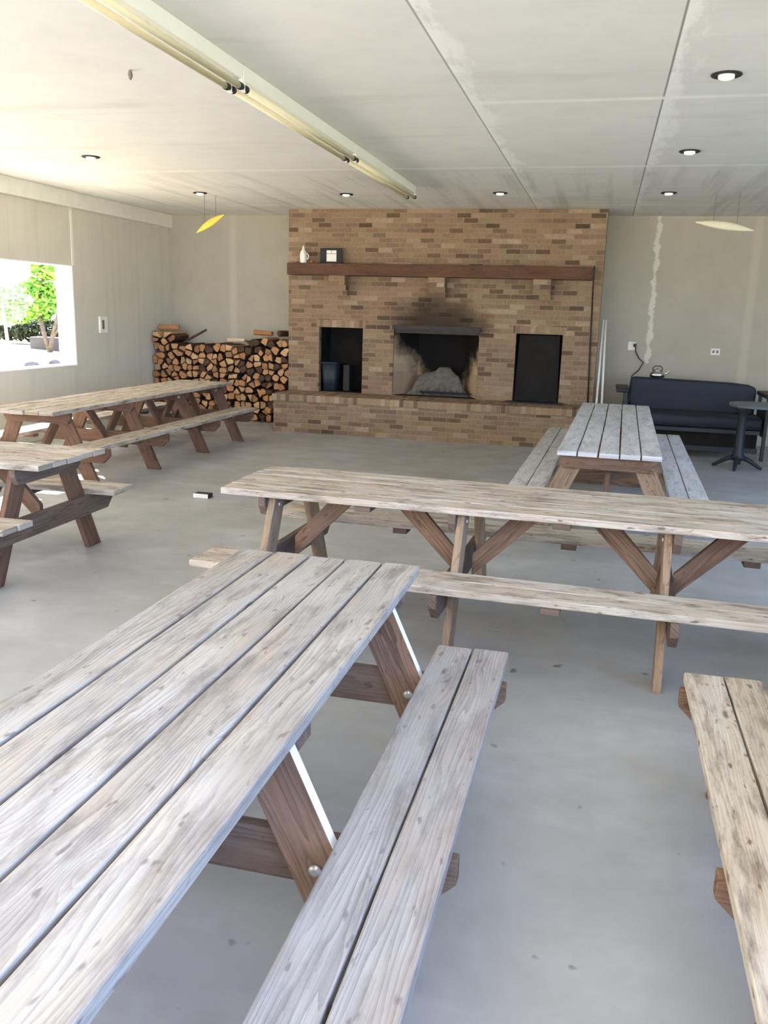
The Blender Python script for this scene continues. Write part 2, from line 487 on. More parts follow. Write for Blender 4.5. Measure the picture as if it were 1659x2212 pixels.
# ------------------------------------------------------------------ picnic tables
def picnic_table(label, loc, rz, L, fr, sides, mt, mb, mf, mc, seed, ml=None, me=None, width=.757):
    detail = True; ml = ml or mf
    """length along local X from 0 to L; fr = frame positions, sides = which face of the legs carries the beams"""
    rd = random.Random(seed)
    root = thing('picnic_table', loc, rz, label, 'picnic table', 'long plank picnic tables with attached benches')
    pw = (width - 4 * .011) / 5
    def plank(m, x0, x1, y0, y1, z0, z1):
        off = (rd.uniform(0, 60), rd.uniform(0, 60))
        n = 8; e0 = rd.uniform(-.008, .008); e1 = rd.uniform(-.008, .008)
        xs = [x0 + e0 + (x1 + e1 - x0 - e0) * i / n for i in range(n + 1)]
        rows = []
        for x in xs:
            j0 = rd.uniform(-.0016, .0016); j1 = rd.uniform(-.0016, .0016); jz = rd.uniform(-.001, .001)
            rows.append(((x, y0 + j0, z0), (x, y1 + j1, z0), (x, y1 + j1, z1 + jz), (x, y0 + j0, z1 + jz)))
        V = [[m.bm.verts.new(p) for p in r] for r in rows]
        def setf(vs, us):
            f = m.bm.faces.new(vs)
            for l, q in zip(f.loops, us): l[m.uvl].uv = (q[0] + off[0], q[1] + off[1])
        w = y1 - y0; h = z1 - z0
        vv = [0, w, w + h, 2 * w + h, 2 * w + 2 * h]
        for i in range(n):
            for k in range(4):
                a, b = V[i], V[i + 1]
                setf((a[k], b[k], b[(k + 1) % 4], a[(k + 1) % 4]), ((xs[i], vv[k]), (xs[i + 1], vv[k]), (xs[i + 1], vv[k + 1]), (xs[i], vv[k + 1])))
        for r, sg in ((V[0], 1), (V[-1], -1)):
            setf(r[::-1] if sg > 0 else r, [(0, 0), (.02, 0), (.02, .03), (0, .03)])
    m = MB()
    for k in range(5):
        y0 = -width / 2 + k * (pw + .011)
        plank(m, 0, L, y0, y0 + pw, .722, .760)
    m.build('tabletop', mt, root, bevel=.005)
    for s in (-1, 1):
        m = MB()
        for k in range(2):
            y0 = .465 + k * .146
            a, b = sorted((s * y0, s * (y0 + .138)))
            plank(m, 0, L, a, b, .402, .440)
        m.build('bench', mb, root, bevel=.005)
    th = .04
    slope = (.56 - .23) / .722
    for x, sd in zip(fr, sides):
        for s in (-1, 1):
            hw = .078
            poly = [(s * (.56 - hw), 0), (s * (.56 + hw), 0), (s * (.23 + hw), .722), (s * (.23 - hw), .722)]
            if s < 0: poly = poly[::-1]
            m = MB().prism(poly, x - th / 2, x + th / 2, 'yz', ud=(s * -.33, .722), off=(rd.uniform(0, 60), rd.uniform(0, 60)))
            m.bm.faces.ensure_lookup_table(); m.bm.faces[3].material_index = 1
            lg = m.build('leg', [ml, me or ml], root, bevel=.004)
            if detail:
                for (zc, dy) in ((.335, 0), (.665, 0)):
                    yc = s * (.56 - slope * zc) + dy
                    bx = x - sd * th / 2
                    MB().lathe([(.0, .0), (.019, .0), (.018, .006), (.008, .011)], n=12).build('bolt', M_BOLT, lg, loc=(bx, yc, zc)).rotation_euler = (0, -sd * PI / 2, 0)
        xb = x + sd * (th + .001)
        a, b = xb - th / 2, xb + th / 2
        poly = [(-.765, .402), (-.765, .335), (-.69, .262), (.69, .262), (.765, .335), (.765, .402)]
        MB().prism(poly, a, b, 'yz', ud=(1, 0), off=(rd.uniform(0, 60), rd.uniform(0, 60))).build('bench_support', mc, root, bevel=.004)
        poly = [(-.365, .722), (-.365, .67), (-.33, .615), (.33, .615), (.365, .67), (.365, .722)]
        MB().prism(poly, a, b, 'yz', ud=(1, 0), off=(rd.uniform(0, 60), rd.uniform(0, 60))).build('tabletop_support', mc, root, bevel=.004)
    for i, x in enumerate(fr):
        for dr in (-1, 1):
            if (i == 0 and dr < 0) or (i == len(fr) - 1 and dr > 0): continue
            sd = sides[i]
            x0 = x + (dr * th * 1.5 + .001 * dr if sd == dr else dr * th * .5)
            x0 = x + dr * (th * 1.5 + .002) if sd == dr else x + dr * (th * .5 + .001)
            x1 = x0 + dr * .40
            w = .13
            poly = [(x0, .29), (x0, .29 + w), (x1 - dr * .12, .722), (x1 + dr * .03, .722)]
            if dr < 0: poly = poly[::-1]
            MB().prism(poly, -.019, .019, 'xz', ud=(dr * .4, .42), off=(rd.uniform(0, 60), rd.uniform(0, 60))).build('brace', mf, root, bevel=.003)
    for a, b in zip(fr, fr[1:]):
        xm = (a + b) / 2
        MB().box((xm - .045, -.345, .684), (xm + .045, .345, .722), uvmode='y', off=(rd.uniform(0, 60), 0)).build('batten', mc, root, bevel=.003)
        for s in (-1, 1):
            y0, y1 = sorted((s * .48, s * .735))
            MB().box((xm - .045, y0, .364), (xm + .045, y1, .402), uvmode='y', off=(rd.uniform(0, 60), 0)).build('batten', mc, root, bevel=.003)
    return root


q = PI / 2
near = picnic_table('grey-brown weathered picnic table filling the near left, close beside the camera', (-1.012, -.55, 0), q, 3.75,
                    (.27, 1.33, 2.41, 3.50), (1, 1, 1, 1), W_NEAR, W_GREY, W_FRAME, W_BEAM, 3, None, M_EDGEW)
mid = picnic_table('tan picnic table standing crosswise in mid room, its long side facing the viewer', (-2.0, 4.705, 0), -.03, 3.72,
                   (.29, 1.36, 2.40, 3.43), (-1, -1, 1, 1), W_TAN, W_TAN, W_FRAME, W_BEAM, 11, W_LEGT)
picnic_table('skylit bluish-white picnic table standing end-on beside the black sofa', (.105, 6.52, 0), q - .022, 3.98,
             (.16, 1.38, 2.60, 3.80), (-1, 1, 1, 1), W_BACK, W_BACK, W_FRAME, W_FRAME, 23, W_LEGT)
picnic_table('tan picnic table running along the left wall from the window to the firewood', (-5.2, 6.85, 0), q, 3.98,
             (.35, 1.50, 2.70, 3.75), (-1, -1, 1, 1), W_TAN, W_TAN, W_DARKF, W_DARKF, 31)
picnic_table('tan picnic table at left with its braced end frame facing right', (-6.62, 4.81, 0), .02, 3.33,
             (.25, 1.2, 2.15, 3.09), (-1, -1, 1, 1), W_TAN, W_TAN, W_DARKF, W_BEAM, 47)
picnic_table('picnic table cut off by the right edge, only its tan near bench showing', (1.145, -.55, 0), q, 3.77,
             (.27, 1.40, 2.54, 3.66), (1, 1, 1, 1), W_TAN, W_TAN, W_FRAME, W_FRAME, 59)

# ------------------------------------------------------------------ fireplace
fp = thing('brick_fireplace', (0, 0, 0), 0, 'wide brown brick fireplace with raised hearth, wooden mantel and three openings', 'fireplace')
YC = 12.45; X0 = -4.615; X1 = -.085; ZH = .545
OP = [(-4.13, -3.455, 1.50), (-2.985, -1.73, 1.535), (-1.21, -.56, 1.50)]
m = MB()
YN = 13.0
m.box((X0, YN, 0), (X1, YB - .002, CE - .002))
m.box((X0, YC, 1.535), (X1, YN, CE - .002)); m.box((X0, YC, 0), (X1, YN, ZH))
xs = X0
for a, b, zt in OP:
    m.box((xs, YC, ZH), (a, YN, 1.535)); xs = b
    if zt < 1.535: m.box((a, YC, zt), (b, YN, 1.535))
m.box((xs, YC, ZH), (X1, YN, 1.535))
m.build('chimney_breast', M_BRICK, fp)
m = MB()
m.box((X0 + .03, 11.75, 0), (X1 - .03, YC - .001, .445))
m.build('hearth', M_BRICKH, fp)
m = MB().box((X0 + .01, 11.735, .446), (X1 - .01, YC - .001, ZH), uvmode='rowlock')
m.build('hearth_edge', M_ROWLOCK, fp, bevel=.004)
for a, b in ((-4.17, -3.415), (-1.25, -.52)):
    MB().box((a, YC - .006, 1.50), (b, YC + .02, 1.605), uvmode='rowlock').build('soldier_course', M_ROWLOCK, fp)
# mantel beam with three brick corbels
m = MB()
n = 14
for i in range(n):
    a = X0 + .10 + (4.285) * i / n; b = X0 + .10 + (4.285) * (i + 1) / n
MB().box((-4.55, 12.19, 2.235), (-.225, YC - .001, 2.40), uvmode='x').build('mantel_shelf', W_MANTEL, fp, bevel=.01)
for x in (-3.80, -2.345, -.88):
    m = MB()
    m.box((x - .12, 12.22, 2.10), (x + .12, YC - .001, 2.234)); m.box((x - .12, 12.29, 2.03), (x + .12, YC - .001, 2.10)); m.box((x - .12, 12.36, 1.96), (x + .12, YC - .001, 2.03))
    m.build('corbel', M_BRICK, fp)
MB().box((-3.0, 12.40, 1.50), (-1.715, 12.52, 1.512)).box((-3.0, 12.40, 1.512), (-1.715, 12.415, 1.562)).box((-2.985, 12.47, 1.452), (-1.73, 12.52, 1.50)).build('steel_lintel', M_STEEL, fp)
# splayed firebox lining
m = MB()
def quad(p, su):
    m.face(p, su)
zt = 1.45
A = (-2.98, 12.46); B = (-2.72, 12.985); Cc = (-1.99, 12.985); D = (-1.735, 12.46)
for (p, r) in ((A, B), (B, Cc), (Cc, D)):
    L = math.hypot(r[0] - p[0], r[1] - p[1])
    m.face([(p[0], p[1], ZH), (r[0], r[1], ZH), (r[0], r[1], 1.5), (p[0], p[1], 1.5)], [(0, 0), (L, 0), (L, .95), (0, .95)])
m.build('firebox_lining', M_FIRE, fp)
MB().box((-2.97, 12.46, ZH), (-1.74, 12.98, ZH + .006)).build('firebox_floor', M_NEARBLK, fp)
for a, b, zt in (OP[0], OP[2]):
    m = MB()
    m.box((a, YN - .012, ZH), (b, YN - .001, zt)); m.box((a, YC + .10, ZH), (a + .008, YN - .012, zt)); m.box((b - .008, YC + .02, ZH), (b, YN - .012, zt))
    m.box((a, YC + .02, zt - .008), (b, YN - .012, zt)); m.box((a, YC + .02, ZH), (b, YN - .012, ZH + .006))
    m.build('niche_lining', M_NEARBLK, fp)  # side niches lined near black
# ash heap, grate, charred logs
bm = MB(); rdn = random.Random(5)
nx, ny = 22, 14
vs = []
for j in range(ny + 1):
    row = []
    for i in range(nx + 1):
        x = -2.86 + 1.04 * i / nx; y = 12.60 + .36 * j / ny
        e = min(i, nx - i, 4) / 4 * min(j, ny - j, 3) / 3
        h = .16 + .25 * math.exp(-((x + 2.24) / .30) ** 2) + .10 * math.exp(-((x + 2.62) / .17) ** 2) + .05 * noise.noise((x * 9, y * 9, 1))
        xx = x if y < 12.5 else -2.355 + (x + 2.355) * (1 - .38 * (y - 12.60) / .36)
        row.append(bm.bm.verts.new((xx, y, ZH + .007 + max(0, h) * e)))
    vs.append(row)
for j in range(ny):
    for i in range(nx):
        f = bm.bm.faces.new((vs[j][i], vs[j][i + 1], vs[j + 1][i + 1], vs[j + 1][i])); f.smooth = True
bm.bm.faces.new([vs[0][i] for i in range(nx + 1)] + [vs[j][nx] for j in range(1, ny + 1)] + [vs[ny][i] for i in range(nx - 1, -1, -1)] + [vs[j][0] for j in range(ny - 1, 0, -1)])
tag(bm.build('ash_heap', M_ASH), 'heap of grey ash inside the central firebox', 'ash', kind='stuff')
g = thing('fire_grate', (-2.2, 12.53, ZH + .007), 0, 'low black iron grate at the front of the central firebox', 'grate')
m = MB()
for yy in (-.03, .03): m.tube((-.38, yy, .055), (.38, yy, .055), .009, n=8)
m.build('rail', M_IRON, g)
m = MB()
for i in range(9): m.tube((-.36 + .09 * i, -.045, .055), (-.36 + .09 * i, -.045, .10), .007, n=8); m.tube((-.36 + .09 * i, -.045, .055), (-.36 + .09 * i, .045, .055), .007, n=8)
m.build('bar', M_IRON, g)
for x in (-.34, .34): MB().tube((x, 0, 0), (x, 0, .055), .009, n=8).build('leg', M_IRON, g)
# bin in the left niche
b = thing('bin', (-3.985, 12.60, ZH + .007), 0, 'small blue-black bin standing in the left opening of the fireplace', 'bin')
m = MB()
def rrect(w, d, r, z, n=5):
    pts = []
    for cx, cy, a0 in ((w / 2 - r, d / 2 - r, 0), (-w / 2 + r, d / 2 - r, q), (-w / 2 + r, -d / 2 + r, 2 * q), (w / 2 - r, -d / 2 + r, 3 * q)):
        for k in range(n + 1): pts.append((cx + r * math.cos(a0 + q * k / n), cy + r * math.sin(a0 + q * k / n), z))
    return pts
def loft(m, loops, mi=0, smooth=True, caps=True):
    R = [[m.bm.verts.new(p) for p in l] for l in loops]
    for A, B in zip(R, R[1:]):
        n = len(A)
        for k in range(n):
            f = m.bm.faces.new((A[k], A[(k + 1) % n], B[(k + 1) % n], B[k])); f.smooth = smooth; f.material_index = mi
    if caps:
        m.bm.faces.new(R[0][::-1]).material_index = mi; m.bm.faces.new(R[-1]).material_index = mi
loft(m, [rrect(.19, .19, .04, 0), rrect(.245, .23, .045, .41), rrect(.225, .21, .04, .41), rrect(.18, .18, .035, .03)])
m.build('body', M_BIN, b)
m = MB(); loft(m, [rrect(.265, .25, .05, .405), rrect(.27, .255, .05, .43), rrect(.235, .22, .045, .432), rrect(.232, .217, .045, .405)])
m.build('rim', M_BIN, b)
tag(MB().box((-3.80, 12.62, ZH + .008), (-3.70, 12.76, ZH + .40)).build('box', M_BLACK, bevel=.008), 'narrow black box standing beside the blue-black bin in the left fireplace opening', 'box')
# dark sheet standing in the right opening
o = MB().prism([(-1.20, 0), (-.575, 0), (-.575, .02), (-.60, .93), (-1.165, .93), (-1.19, .25)], 0, .02, 'xz').build('fire_screen', M_FLATBLK, bevel=.004)
o.location = (0, 12.52, ZH + .008)
tag(o, 'dark flat screen filling the right opening of the fireplace', 'screen')
tag(MB().box((-1.30, 12.20, ZH + .001), (-.50, 12.44, ZH + .016)).build('metal_tray', M_IRON, bevel=.004), 'flat black tray on the hearth before the right opening', 'tray')
# things on the mantel
o = thing('bottle', (-4.335, 12.30, 2.401), 0, 'small white plastic bottle with a pointed cap at the left end of the mantel', 'bottle')
MB().lathe([(.046, 0), (.05, .01), (.05, .12), (.045, .15), (.024, .185), (.02, .19)], n=20).build('body', M_PLASTW, o)
MB().lathe([(.021, .188), (.021, .21), (.006, .245)], n=16).build('cap', M_PLASTW, o)
MB().path([(.046, 0, .05), (.075, 0, .07), (.078, 0, .11), (.05, 0, .14)], .009).build('handle', M_PLASTW, o)
o = thing('picture_frame', (-3.92, 12.33, 2.401), 0, 'square dark frame around a pale sheet standing on the mantel', 'picture frame')
m = MB()
m.box((-.165, -.012, 0), (.165, .012, .03)).box((-.165, -.012, .185), (.165, .012, .215)).box((-.165, -.012, .03), (-.07, .012, .185)).box((.08, -.012, .03), (.165, .012, .185))
m.build('frame', M_BLACK, o, bevel=.003)
MB().box((-.07, -.006, .03), (.08, .006, .185)).build('picture', M_PLASTW, o)
MB().box((-.07, -.009, .135), (.08, -.0065, .142)).box((.0, -.009, .135), (.006, -.0065, .185)).build('fold_line', M_PLASTG, o)
MB().prism([(0.012, .18), (.012, .17), (.085, 0), (.09, 0)], -.02, .02, 'yz').build('stand', M_BLACK, o)
tag(MB().lathe([(.012, 0), (.02, .004), (.022, .02), (.016, .035), (.01, .04)], (-4.20, 12.28, 2.401), 14).build('votive_cup', plain('amber_glass', sl(170, 110, 60), .2, .5)), 'tiny amber cup beside the white bottle on the mantel', 'cup')
# cable down the brickwork at the right end of the mantel
m = MB(); m.path([(-.205, 12.18, 2.41), (-.205, 12.175, 2.39), (-.203, 12.18, 2.22), (-.20, 12.30, 2.02), (-.195, 12.425, 1.9), (-.185, 12.435, 1.5), (-.165, 12.435, 1.0), (-.15, 12.435, ZH + .01)], .010, 8)
tag(m.build('cable', M_HOLD), 'thin dark cable hanging from the right end of the mantel to the hearth', 'cable')

# poles leaning beside the chimney
for k, (xb, yb, xt, yt, lab) in enumerate(((-.03, 12.35, -.035, 12.72, 'left of the two thin white poles leaning by the right side of the chimney'), (.062, 12.40, -.0, 12.74, 'right of the two thin white poles leaning by the right side of the chimney'))):
    o = MB().tube((xb, yb, .0), (xt, yt, 1.72), .017, n=12).build('pole', M_PLASTW)
    tag(o, lab, 'pole', 'white poles leaning by the chimney')

# ------------------------------------------------------------------ firewood
def wood_end():
    t = NT('split_wood_end')
    oi = t.t.nodes.new('ShaderNodeObjectInfo').outputs['Random']
    c = t.ramp(oi, [(0, sl(176, 126, 88)), (.25, sl(196, 150, 108)), (.5, sl(166, 116, 80)), (.7, sl(210, 172, 128)), (.85, sl(142, 100, 72)), (1, sl(188, 160, 122))])
    n = t.noise(t.pos(), 26, 3, .6); k = t.mr(n, .3, .7, .72, 1.12)
    return t.done(t.mix(1.0, c, t.comb(k, k, k), 'MULTIPLY'), .85, .15)


M_WEND = wood_end()
M_BARK = plain('brown_bark', sl(84, 64, 52), .95, .1, var=.35, scale=22)

def clip(poly, p, nrm):
    out = []
    for i in range(len(poly)):
        a, b = poly[i], poly[(i + 1) % len(poly)]
        da = (a[0] - p[0]) * nrm[0] + (a[1] - p[1]) * nrm[1]; db = (b[0] - p[0]) * nrm[0] + (b[1] - p[1]) * nrm[1]
        if da <= 0: out.append(a)
        if (da < 0) != (db < 0) and da != db:
            s = da / (da - db); out.append((a[0] + (b[0] - a[0]) * s, a[1] + (b[1] - a[1]) * s))
    return out

rw = random.Random(17)
def top(x):
    if x < -6.66: return 1.34
    if x < -5.45: return 1.20 + .02 * math.sin(x * 9)
    return 1.20 + .10 * min(1, (x + 5.45) / .5) + .03 * math.sin(x * 7)
pts = []
step = .114
j = 0; z = step * .5
while z < 1.42:
    x = -6.965 + (step * .5 if j % 2 else 0.05)
    while x < -4.66:
        px = x + rw.uniform(-.042, .042); pz = z + rw.uniform(-.036, .036)
        if pz < top(px) - .035: pts.append((min(max(px, -6.93), -4.69), max(pz, .04)))
        x += step
    z += step * .92; j += 1
GW = 'split firewood logs in the stack left of the fireplace'
LW = 'split firewood log in the big stack left of the fireplace'
count = 0
for i, p in enumerate(pts):
    lim = top(p[0]) + .01
    poly = [(-6.975, .0), (-4.645, .0), (-4.645, lim), (-6.975, lim)]
    # cell limited to an irregular ring so edge logs keep a log's size
    for k in range(7):
        a = 2 * PI * k / 7 + p[0] * 40
        r = .075 + .02 * math.sin(p[1] * 50 + k * 2.3)
        poly = clip(poly, (p[0] + r * math.cos(a), p[1] + r * math.sin(a)), (math.cos(a), math.sin(a)))
    for k, o_ in enumerate(pts):
        if k == i: continue
        dx, dz = o_[0] - p[0], o_[1] - p[1]
        if dx * dx + dz * dz > .09: continue
        poly = clip(poly, ((p[0] + o_[0]) / 2, (p[1] + o_[1]) / 2), (dx, dz))
        if len(poly) < 3: break
    if len(poly) < 3: continue
    cx = sum(a for a, _ in poly) / len(poly); cz = sum(b for _, b in poly) / len(poly)
    area = abs(sum(poly[k][0] * poly[(k + 1) % len(poly)][1] - poly[(k + 1) % len(poly)][0] * poly[k][1] for k in range(len(poly)))) / 2
    if area < .0022: continue
    # drop short edges
    pl = []
    for a in poly:
        if not pl or math.hypot(a[0] - pl[-1][0], a[1] - pl[-1][1]) > .018: pl.append(a)
    if len(pl) > 3 and math.hypot(pl[0][0] - pl[-1][0], pl[0][1] - pl[-1][1]) < .018: pl.pop()
    if len(pl) < 3: continue
    pl = [((a - cx) * .92, (b_ - cz) * .92) for a, b_ in pl]
    if rw.random() < .35 and len(pl) > 4:      # split wedge
        pl = pl[:3] + pl[4:]
    yf = rw.uniform(-.055, .03); yb = .50
    m = MB()
    n = len(pl)
    Fv = [m.bm.verts.new((a, yf + rw.uniform(-.008, .008), b_)) for a, b_ in pl]
    Bv = [m.bm.verts.new((a, yb, b_)) for a, b_ in pl]
    m.bm.faces.new(Fv); m.bm.faces.new(Bv[::-1])
    br = rw.random()
    for k in range(n):
        f = m.bm.faces.new((Fv[k], Bv[k], Bv[(k + 1) % n], Fv[(k + 1) % n])); f.material_index = 1 if (k < n * .6 or br < .3) else 0
    o = m.build('firewood_log', [M_WEND, M_BARK], bevel=.007, seg=1, loc=(cx, 12.62, cz))
    if br > (.93 if cx < -5.5 else .72): o.data.materials[0] = M_BARK
    tag(o, LW, 'firewood', GW); count += 1
# a few loose pieces thrown on top
loose = [(-6.30, 12.78, 1.222, .7, 0, .40, 'thin dark stick', .022), (-6.80, 12.85, 1.405, .1, .0, .34, 'pale split log lying flat on the tall left end of the firewood stack', .05),
         (-5.16, 12.80, 1.368, -.3, .03, .36, 'pale split log lying on top of the firewood close to the chimney', .045),
         (-5.62, 12.80, 1.246, .2, 0, .28, 'whitish short split log on the middle of the firewood stack', .035),
         (-4.79, 12.78, 1.372, 1.2, 0, .30, 'dark round log on top of the firewood beside the chimney', .05)]
for k, (x, y, z, a, tl, l, lab, r) in enumerate(loose):
    if k == 0: lab = 'thin dark stick poking up from the left part of the firewood stack'
    m = MB(); n = 7
    A = [( -l / 2, r * math.cos(2 * PI * i / n) * (1.0 if i % 2 else .8), r * math.sin(2 * PI * i / n)) for i in range(n)]
    B = [( l / 2, r * math.cos(2 * PI * i / n) * (.9 if i % 2 else .75), r * math.sin(2 * PI * i / n) * .9) for i in range(n)]
    loft(m, [A, B], smooth=False)
    o = m.build('firewood_log', M_BARK if k in (0, 4) else (M_PALE if k == 3 else M_WEND), bevel=.006, seg=1)
    o.location = (x, y, z); o.rotation_euler = (0, tl - (.5 if k == 0 else 0), a)
    if k == 0: o.location.z += .07
    tag(o, lab, 'firewood', 'loose pieces on the firewood stack')

# ------------------------------------------------------------------ ceiling things
proto = None
for k, (a, b, lab) in enumerate(((2.83, 5.29, 'twin-tube strip light at the top edge, nearest the camera'), (5.30, 7.77, 'twin-tube strip light in the middle of the ceiling row'), (7.78, 10.30, 'twin-tube strip light at the far end of the row, nearest the fireplace'))):
    t = thing('ceiling_strip_light', (-2.31, a, CE), 0, lab, 'ceiling light', 'strip lights in a row on the ceiling')
    L = b - a
    m = MB()
    m.prism([(-.055, 0), (.055, 0), (.05, -.082), (-.05, -.082)], 0, L, 'xz')
    m.build('housing', M_WHITE, t, bevel=.004)
    for s in (-1, 1):
        MB().tube((s * .043, .05, -.125), (s * .043, L - .05, -.125), .019, n=16).build('tube', M_TUBE, t)
    for y in (.012, L - .012):
        for s in (-1, 1):
            h = MB().box((s * .043 - .012, y - .012, -.15), (s * .043 + .012, y + .012, -.083)).build('lampholder', M_WHITE, t, bevel=.003)
            yy = y + (.025 if y < 1 else -.025)
            MB().tube((s * .043, y, -.125), (s * .043, yy + (.02 if y < 1 else -.02), -.125), .0225, n=14).build('tube_cap', M_HOLD, h)
dl = [(.577, 5.88, 'nearest recessed downlight, black ring around a white bulb, top right'), (.585, 8.34, 'recessed downlight on the right, halfway back along the ceiling'),
      (.584, 10.92, 'farthest right recessed downlight, in front of the back wall'), (-1.35, 10.87, 'recessed downlight above the right half of the fireplace'),
      (-3.29, 10.93, 'recessed downlight above the left half of the fireplace'), (-5.2, 10.75, 'recessed downlight nearest the firewood corner'),
      (-5.13, 8.16, 'recessed downlight on the left above the window')]
for x, y, lab in dl:
    t = thing('downlight', (x, y, CE), 0, lab, 'ceiling light', 'recessed downlights')
    MB().lathe([(.088, -.001), (.09, -.006), (.084, -.011), (.052, -.009), (.05, -.001)], n=28).build('ring', M_HOLD, t)
    MB().lathe([(.047, -.002), (.047, -.022), (.03, -.032), (.008, -.035)], n=24).build('bulb', M_BULB, t)
o = MB().lathe([(.004, 0), (.012, -.012), (.016, -.03), (.010, -.05), (.002, -.06)], (-3.02, 5.29, CE - .001), 12).build('hanging_nest', M_PLASTG)
tag(o, 'small grey teardrop-shaped lump hanging from the ceiling left of the strip lights', 'nest')
# two leaf-shaped ornaments hung from the ceiling
def ornament(p0, p1, w, m, lab, y):
    c = Vector(((p0[0] + p1[0]) / 2, y, (p0[1] + p1[1]) / 2))
    t = thing('hanging_ornament', c, 0, lab, 'ornament')
    a, b = Vector((p0[0], y, p0[1])) - c, Vector((p1[0], y, p1[1])) - c
    n = 12; mb = MB(); d = (b - a).normalized(); up = Vector((-d.z, 0, d.x))
    loops = []
    for i in range(n + 1):
        s_ = i / n; r = w * (math.sin(PI * min(max(s_, .03), .97)) ** .8)
        ce = a + (b - a) * s_ + up * (.16 * w * math.sin(PI * s_))
        loops.append([tuple(ce + up * (r * math.sin(2 * PI * k / 12)) + Vector((0, .45 * r * math.cos(2 * PI * k / 12), 0))) for k in range(12)])
    loft(mb, loops)
    mb.build('body', m, t)
    for s_ in (.3, .7):
        pp = a + (b - a) * s_
        MB().tube(pp, (pp.x, pp.y, CE - c.z), .0025, n=6).build('cord', M_PLASTG, t)
ornament((-5.38, 2.70), (-4.98, 2.93), .045, M_YEL, 'yellow leaf-shaped ornament hanging near the ceiling above the firewood', 11.0)
ornament((.915, 2.855), (1.56, 2.765), .046, M_CREAM, 'off-white leaf-shaped ornament hanging near the ceiling above the black sofa', 11.0)

# ------------------------------------------------------------------ wall fittings
o = thing('electrical_outlet', (XL, 11.22, 1.45), 0, 'boxy outlet cover on the left wall right of the window', 'outlet')
MB().box((.001, -.10, -.115), (.03, .10, .115)).build('cover_plate', M_TRIM, o, bevel=.006)
MB().box((.03, -.055, -.06), (.036, .0, .065)).build('socket', M_PLASTG, o, bevel=.003)
o = thing('electrical_outlet', (1.56, YB, 1.32), 0, 'white outlet plate on the back wall above the black sofa', 'outlet')
MB().box((-.062, -.012, -.045), (.062, -.001, .045)).build('cover_plate', M_PLASTW, o, bevel=.004)
MB().box((-.04, -.015, -.02), (-.012, -.012, .02)).build('socket', M_PLASTG, o)
MB().box((.012, -.015, -.02), (.04, -.012, .02)).build('socket', M_PLASTG, o)
o = thing('electrical_outlet', (.40, YB, 1.36), 0, 'grey outlet box left of the pale streak on the back wall, cable plugged in', 'outlet')
MB().box((-.055, -.012, -.06), (.055, -.001, .06)).build('cover_plate', M_TRIM, o, bevel=.004)
MB().box((.022, -.045, -.01), (.062, -.012, .035)).build('plug', M_BLACK, o, bevel=.004)
o = MB().path([(.45, YB - .056, 1.36), (.462, YB - .056, 1.28), (.52, YB - .035, 1.18), (.585, YB - .03, 1.13), (.53, YB - .04, 1.02), (.44, YB - .05, .93), (.40, YB - .05, .55), (.36, YB - .06, .02)], .008).build('cable', M_HOLD)
tag(o, 'black cable drooping from the grey outlet box down behind the sofa', 'cable')

# ------------------------------------------------------------------ black sofa, kettle, cafe table
def cushion(name, lo, hi, r, mat, parent, puff=.02):
    m = MB(); m.box(lo, hi)
    bmesh.ops.subdivide_edges(m.bm, edges=m.bm.edges[:], cuts=5, use_grid_fill=True)
    c = (Vector(lo) + Vector(hi)) / 2; h = (Vector(hi) - Vector(lo)) / 2
    for v in m.bm.verts:
        d = v.co - c
        for ax in range(3):
            oth = [k for k in range(3) if k != ax]
            e = (1 - (d[oth[0]] / h[oth[0]]) ** 2) * (1 - (d[oth[1]] / h[oth[1]]) ** 2)
            if abs(abs(d[ax]) - h[ax]) < 1e-5: v.co[ax] += math.copysign(puff * e, d[ax])
    for f in m.bm.faces: f.smooth = True
    return m.build(name, mat, parent, bevel=r, seg=4)

s = thing('sofa', (0, 0, 0), 0, 'long black futon-style sofa against the back wall at right', 'sofa')
SX0, SX1 = .40, 2.02
m = MB()
prof = [(SX0, .50), (SX1, .50), (SX1, .86), (SX1 - .025, .90), (SX1 - .09, .925), (SX1 - .3, .945), (SX0 + .06, .972), (SX0 + .01, .96), (SX0, .93)]
m.prism(prof, 12.32, 12.56, 'xz')
m.build('backrest', M_FUTON, s, bevel=.05, seg=4)
cushion('seat', (SX0 - .01, 11.72, .40), (SX1 + .01, 12.33, .56), .045, M_FUTON, s)
m = MB()
m.box((SX0, 11.74, .34), (SX1, 11.80, .39)).box((SX0, 12.50, .34), (SX1, 12.56, .39)).box((SX0, 11.80, .355), (SX1, 12.50, .385))
m.build('base_frame', M_IRON, s)
MB().box((SX0, 11.90, .13), (SX1, 11.915, .34)).build('under_seat_dark', M_FLATBLK, s)  # dark sheet added for the darkness under the seat
MB().box((SX0, 11.76, .10), (SX1, 11.80, .16)).box((SX0, 12.48, .10), (SX1, 12.52, .16)).build('stretcher', M_IRON, s)
for x in (SX0 - .19, SX1 + .03):
    m = MB()
    m.box((x, 11.75, .80), (x + .165, 12.5, .855))
    m.build('armrest', M_BLACK, s, bevel=.015)
    for y in (11.78, 12.40):
        MB().box((x + (.11 if x < 1 else .02), y, .0), (x + (.15 if x < 1 else .06), y + .05, .80)).build('leg', M_IRON, s, bevel=.004)
    MB().box((x + (.11 if x < 1 else .02), 11.83, .60), (x + (.15 if x < 1 else .06), 12.40, .66)).build('arm_rail', M_IRON, s)
    MB().box((x + (.115 if x < 1 else .025), 11.83, .30), (x + (.145 if x < 1 else .055), 12.40, .60)).build('side_panel', M_BLACK, s)
k_ = thing('kettle', (.745, 12.44, .972), 0, 'shiny metal kettle standing on the back of the black sofa', 'kettle')
